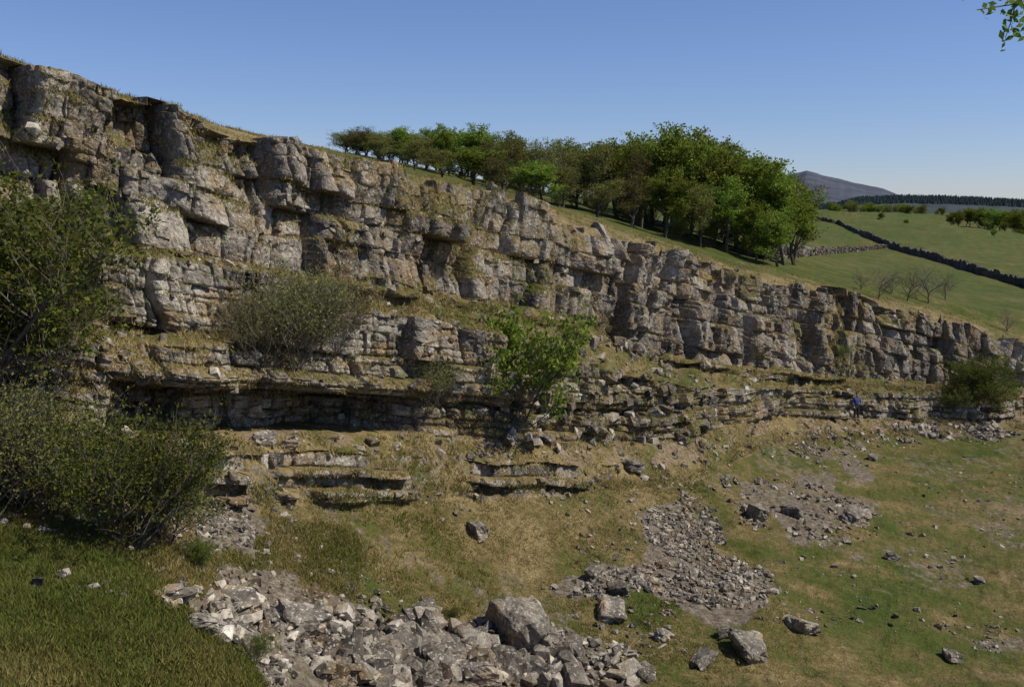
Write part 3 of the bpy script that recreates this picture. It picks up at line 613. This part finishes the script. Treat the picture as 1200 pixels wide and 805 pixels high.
# ---------------------------------------------------------------- person
def person():
    h = hit(1003, 493); loc = h[0]
    M_j = mat_plain('blue_jacket', (.05, .075, .17), (.08, .115, .23), 12); M_t = mat_plain('dark_trousers', (.03, .03, .035), (.05, .05, .055), 12)
    M_s = mat_plain('skin', (.42, .25, .18), (.5, .32, .24), 9, .6); M_h = mat_plain('hair', (.04, .025, .015), (.07, .045, .03), 30); M_b = mat_plain('boots', (.03, .02, .012), (.06, .04, .025), 20)
    root = bpy.data.objects.new('person', None); sc.collection.objects.link(root); root.location = loc; root.rotation_euler = (0, 0, .25)
    def skin(name, vs, es, rad, mat, sub=2):
        me = bpy.data.meshes.new(name); me.from_pydata(vs, es, []); o = bpy.data.objects.new(name, me); sc.collection.objects.link(o); o.parent = root
        o.modifiers.new('s', 'SKIN')
        for i, r in enumerate(rad): me.skin_vertices[0].data[i].radius = (r if isinstance(r, tuple) else (r, r))
        me.skin_vertices[0].data[0].use_root = True
        m = o.modifiers.new('u', 'SUBSURF'); m.levels = sub; m.render_levels = sub; me.materials.append(mat)
        return o
    skin('trousers', [(0, 0, .98), (0, 0, .90), (.10, 0, .86), (.12, -.02, .50), (.13, .02, .10), (-.10, 0, .86), (-.13, -.05, .50), (-.15, -.02, .10)], [(0, 1), (1, 2), (2, 3), (3, 4), (1, 5), (5, 6), (6, 7)],
         [(.17, .12), (.17, .12), .105, .072, .06, .105, .072, .06], M_t)
    skin('jacket', [(0, 0, .93), (0, 0, 1.12), (0, .0, 1.34), (0, 0, 1.45), (.19, 0, 1.40), (.26, -.01, 1.14), (.20, -.2, 1.02), (-.19, 0, 1.40), (-.27, .02, 1.14), (-.24, -.12, .93)],
         [(0, 1), (1, 2), (2, 3), (2, 4), (4, 5), (5, 6), (2, 7), (7, 8), (8, 9)], [(.18, .13), (.17, .125), (.19, .13), (.08, .07), .075, .058, .045, .075, .058, .045], M_j)
    skin('head', [(0, 0, 1.44), (0, -.005, 1.52), (0, -.01, 1.60), (0, 0, 1.70), (0, -.105, 1.605)], [(0, 1), (1, 2), (2, 3), (2, 4)], [.055, .055, (.078, .092), (.07, .08), .014], M_s)
    skin('hair', [(0, .02, 1.62), (0, .015, 1.70), (0, .01, 1.745)], [(0, 1), (1, 2)], [(.08, .09), (.085, .095), (.06, .07)], M_h)
    for sx in (-1, 1):
        skin('ear', [(sx*.078, 0, 1.62), (sx*.085, .01, 1.585)], [(0, 1)], [.014, .01], M_s, 1)
        skin('eye', [(sx*.032, -.088, 1.625), (sx*.032, -.09, 1.62)], [(0, 1)], [.008, .007], M_h, 1)
        skin('boot', [(.13 if sx > 0 else -.15, .05, .05), (.13 if sx > 0 else -.15, -.02, .06), (sx*.145, -.17, .035)], [(0, 1), (1, 2)], [.05, .06, .042], M_b)
    skin('mouth', [(-.022, -.092, 1.565), (.022, -.092, 1.565)], [(0, 1)], [.006, .006], mat_plain('lips', (.3, .12, .1), (.35, .15, .12)), 1)
    for (wx_, wy, wz, dx, dy_, dz_) in [(.20, -.2, 1.02, -.03, -.08, .01), (-.24, -.12, .93, .01, -.04, -.08)]:
        d = Vector((dx, dy_, dz_)).normalized(); s_v = d.cross(Vector((0, 0, 1)) if abs(d.z) < .7 else Vector((0, 1, 0))).normalized(); w = Vector((wx_, wy, wz))
        skin('palm', [tuple(w), tuple(w+d*.04), tuple(w+d*.085)], [(0, 1), (1, 2)], [.027, (.038, .018), (.038, .016)], M_s)
        for fi, (off_, ln) in enumerate([(-.03, .062), (-.01, .075), (.01, .07), (.03, .055)]):
            a = w+d*.085+s_v*off_; skin('finger', [tuple(a), tuple(a+d*ln*.5), tuple(a+d*ln*.9+Vector((0, .015, -.012)))], [(0, 1), (1, 2)], [.009, .0085, .007], M_s, 1)
        a = w+d*.03-s_v*.032; skin('thumb', [tuple(a), tuple(a+d*.03-s_v*.022), tuple(a+d*.06-s_v*.026)], [(0, 1), (1, 2)], [.011, .01, .008], M_s, 1)
person()

# ---------------------------------------------------------------- overhanging branch
def branch():
    r = np.random.default_rng(4); VV = []; QQ = []; o = 0
    def T(uvd, rad):
        nonlocal o
        p = np.array([unproj(a, b, d) for a, b, d in uvd]); V, q = tube(p, rad, 5); VV.append(V); QQ.append(q+o); o += len(V); return p
    a1 = T([(1420, -220, 7.), (1330, -100, 6.4), (1240, -30, 6.1), (1190, 5, 6.), (1145, 12, 5.9)], [.03, .02, .009, .005, .003])
    a2 = T([(1190, 5, 6.), (1185, 25, 6.), (1178, 45, 6.)], [.004, .003, .002]); a3 = T([(1240, -30, 6.1), (1215, 5, 6.1), (1196, 38, 6.05)], [.005, .003, .002])
    nb = sum(len(q) for q in QQ); C = []
    for a in (a1[2:], a2, a3):
        for i in range(len(a)-1):
            for _ in range(20): C.append(a[i]+(a[i+1]-a[i])*r.random()+r.normal(0, .035, 3))
    C = np.array(C); n = len(C); a = r.normal(size=(n, 3)); a /= np.linalg.norm(a, axis=1, keepdims=True); b = np.cross(a, r.normal(size=(n, 3))); b /= np.linalg.norm(b, axis=1, keepdims=True)
    s = .045*r.uniform(.6, 1.2, n)[:, None]; V = np.stack([C-a*s*.7, C+b*s*.35, C+a*s*.7, C-b*s*.35], 1).reshape(-1, 3); VV.append(V); QQ.append(np.arange(n*4).reshape(-1, 4)+o)
    V = np.concatenate(VV); Q = np.concatenate(QQ); mi = np.zeros(len(Q), int); mi[nb:] = 1
    mkmesh('overhanging_branch', V, Q, [M_bark, M_leaf], dict(tone=np.full(len(V), .5)), mi=mi)
branch()

# ---------------------------------------------------------------- light, sky, camera
EL, AZ = math.radians(51), math.radians(99)
w = bpy.data.worlds.new('World'); sc.world = w; w.use_nodes = True; nt = w.node_tree
sky = nt.nodes.new('ShaderNodeTexSky'); sky.sky_type = 'NISHITA'; sky.sun_disc = False; sky.sun_elevation = EL; sky.sun_rotation = AZ; sky.altitude = 300; sky.air_density = 1.; sky.dust_density = .15; sky.ozone_density = 6.
bg = nt.nodes['Background']; mxn = nt.nodes.new('ShaderNodeMix'); mxn.data_type = 'RGBA'; mxn.blend_type = 'MULTIPLY'; mxn.inputs[0].default_value = 1.; mxn.inputs[7].default_value = (.92, .90, 1.08, 1)
nt.links.new(sky.outputs[0], mxn.inputs[6]); nt.links.new(mxn.outputs[2], bg.inputs[0]); bg.inputs[1].default_value = .098
sd = bpy.data.lights.new('sun', 'SUN'); sd.energy = 5.; sd.angle = math.radians(.5); sd.color = (1., .935, .81)
so = bpy.data.objects.new('sun', sd); sc.collection.objects.link(so)
dirv = Vector((math.sin(AZ)*math.cos(EL), math.cos(AZ)*math.cos(EL), math.sin(EL))); so.rotation_euler = dirv.to_track_quat('Z', 'Y').to_euler()
cd = bpy.data.cameras.new('camera'); cd.sensor_width = 36; cd.lens = 36; cd.clip_end = 30000; cd.clip_start = .05
co = bpy.data.objects.new('camera', cd); sc.collection.objects.link(co); co.rotation_euler = (math.radians(90)-PIT, 0, 0); sc.camera = co
sc.view_settings.view_transform = 'Standard'; sc.view_settings.look = 'None'; sc.view_settings.exposure = 0
print('verts', NR, NC)
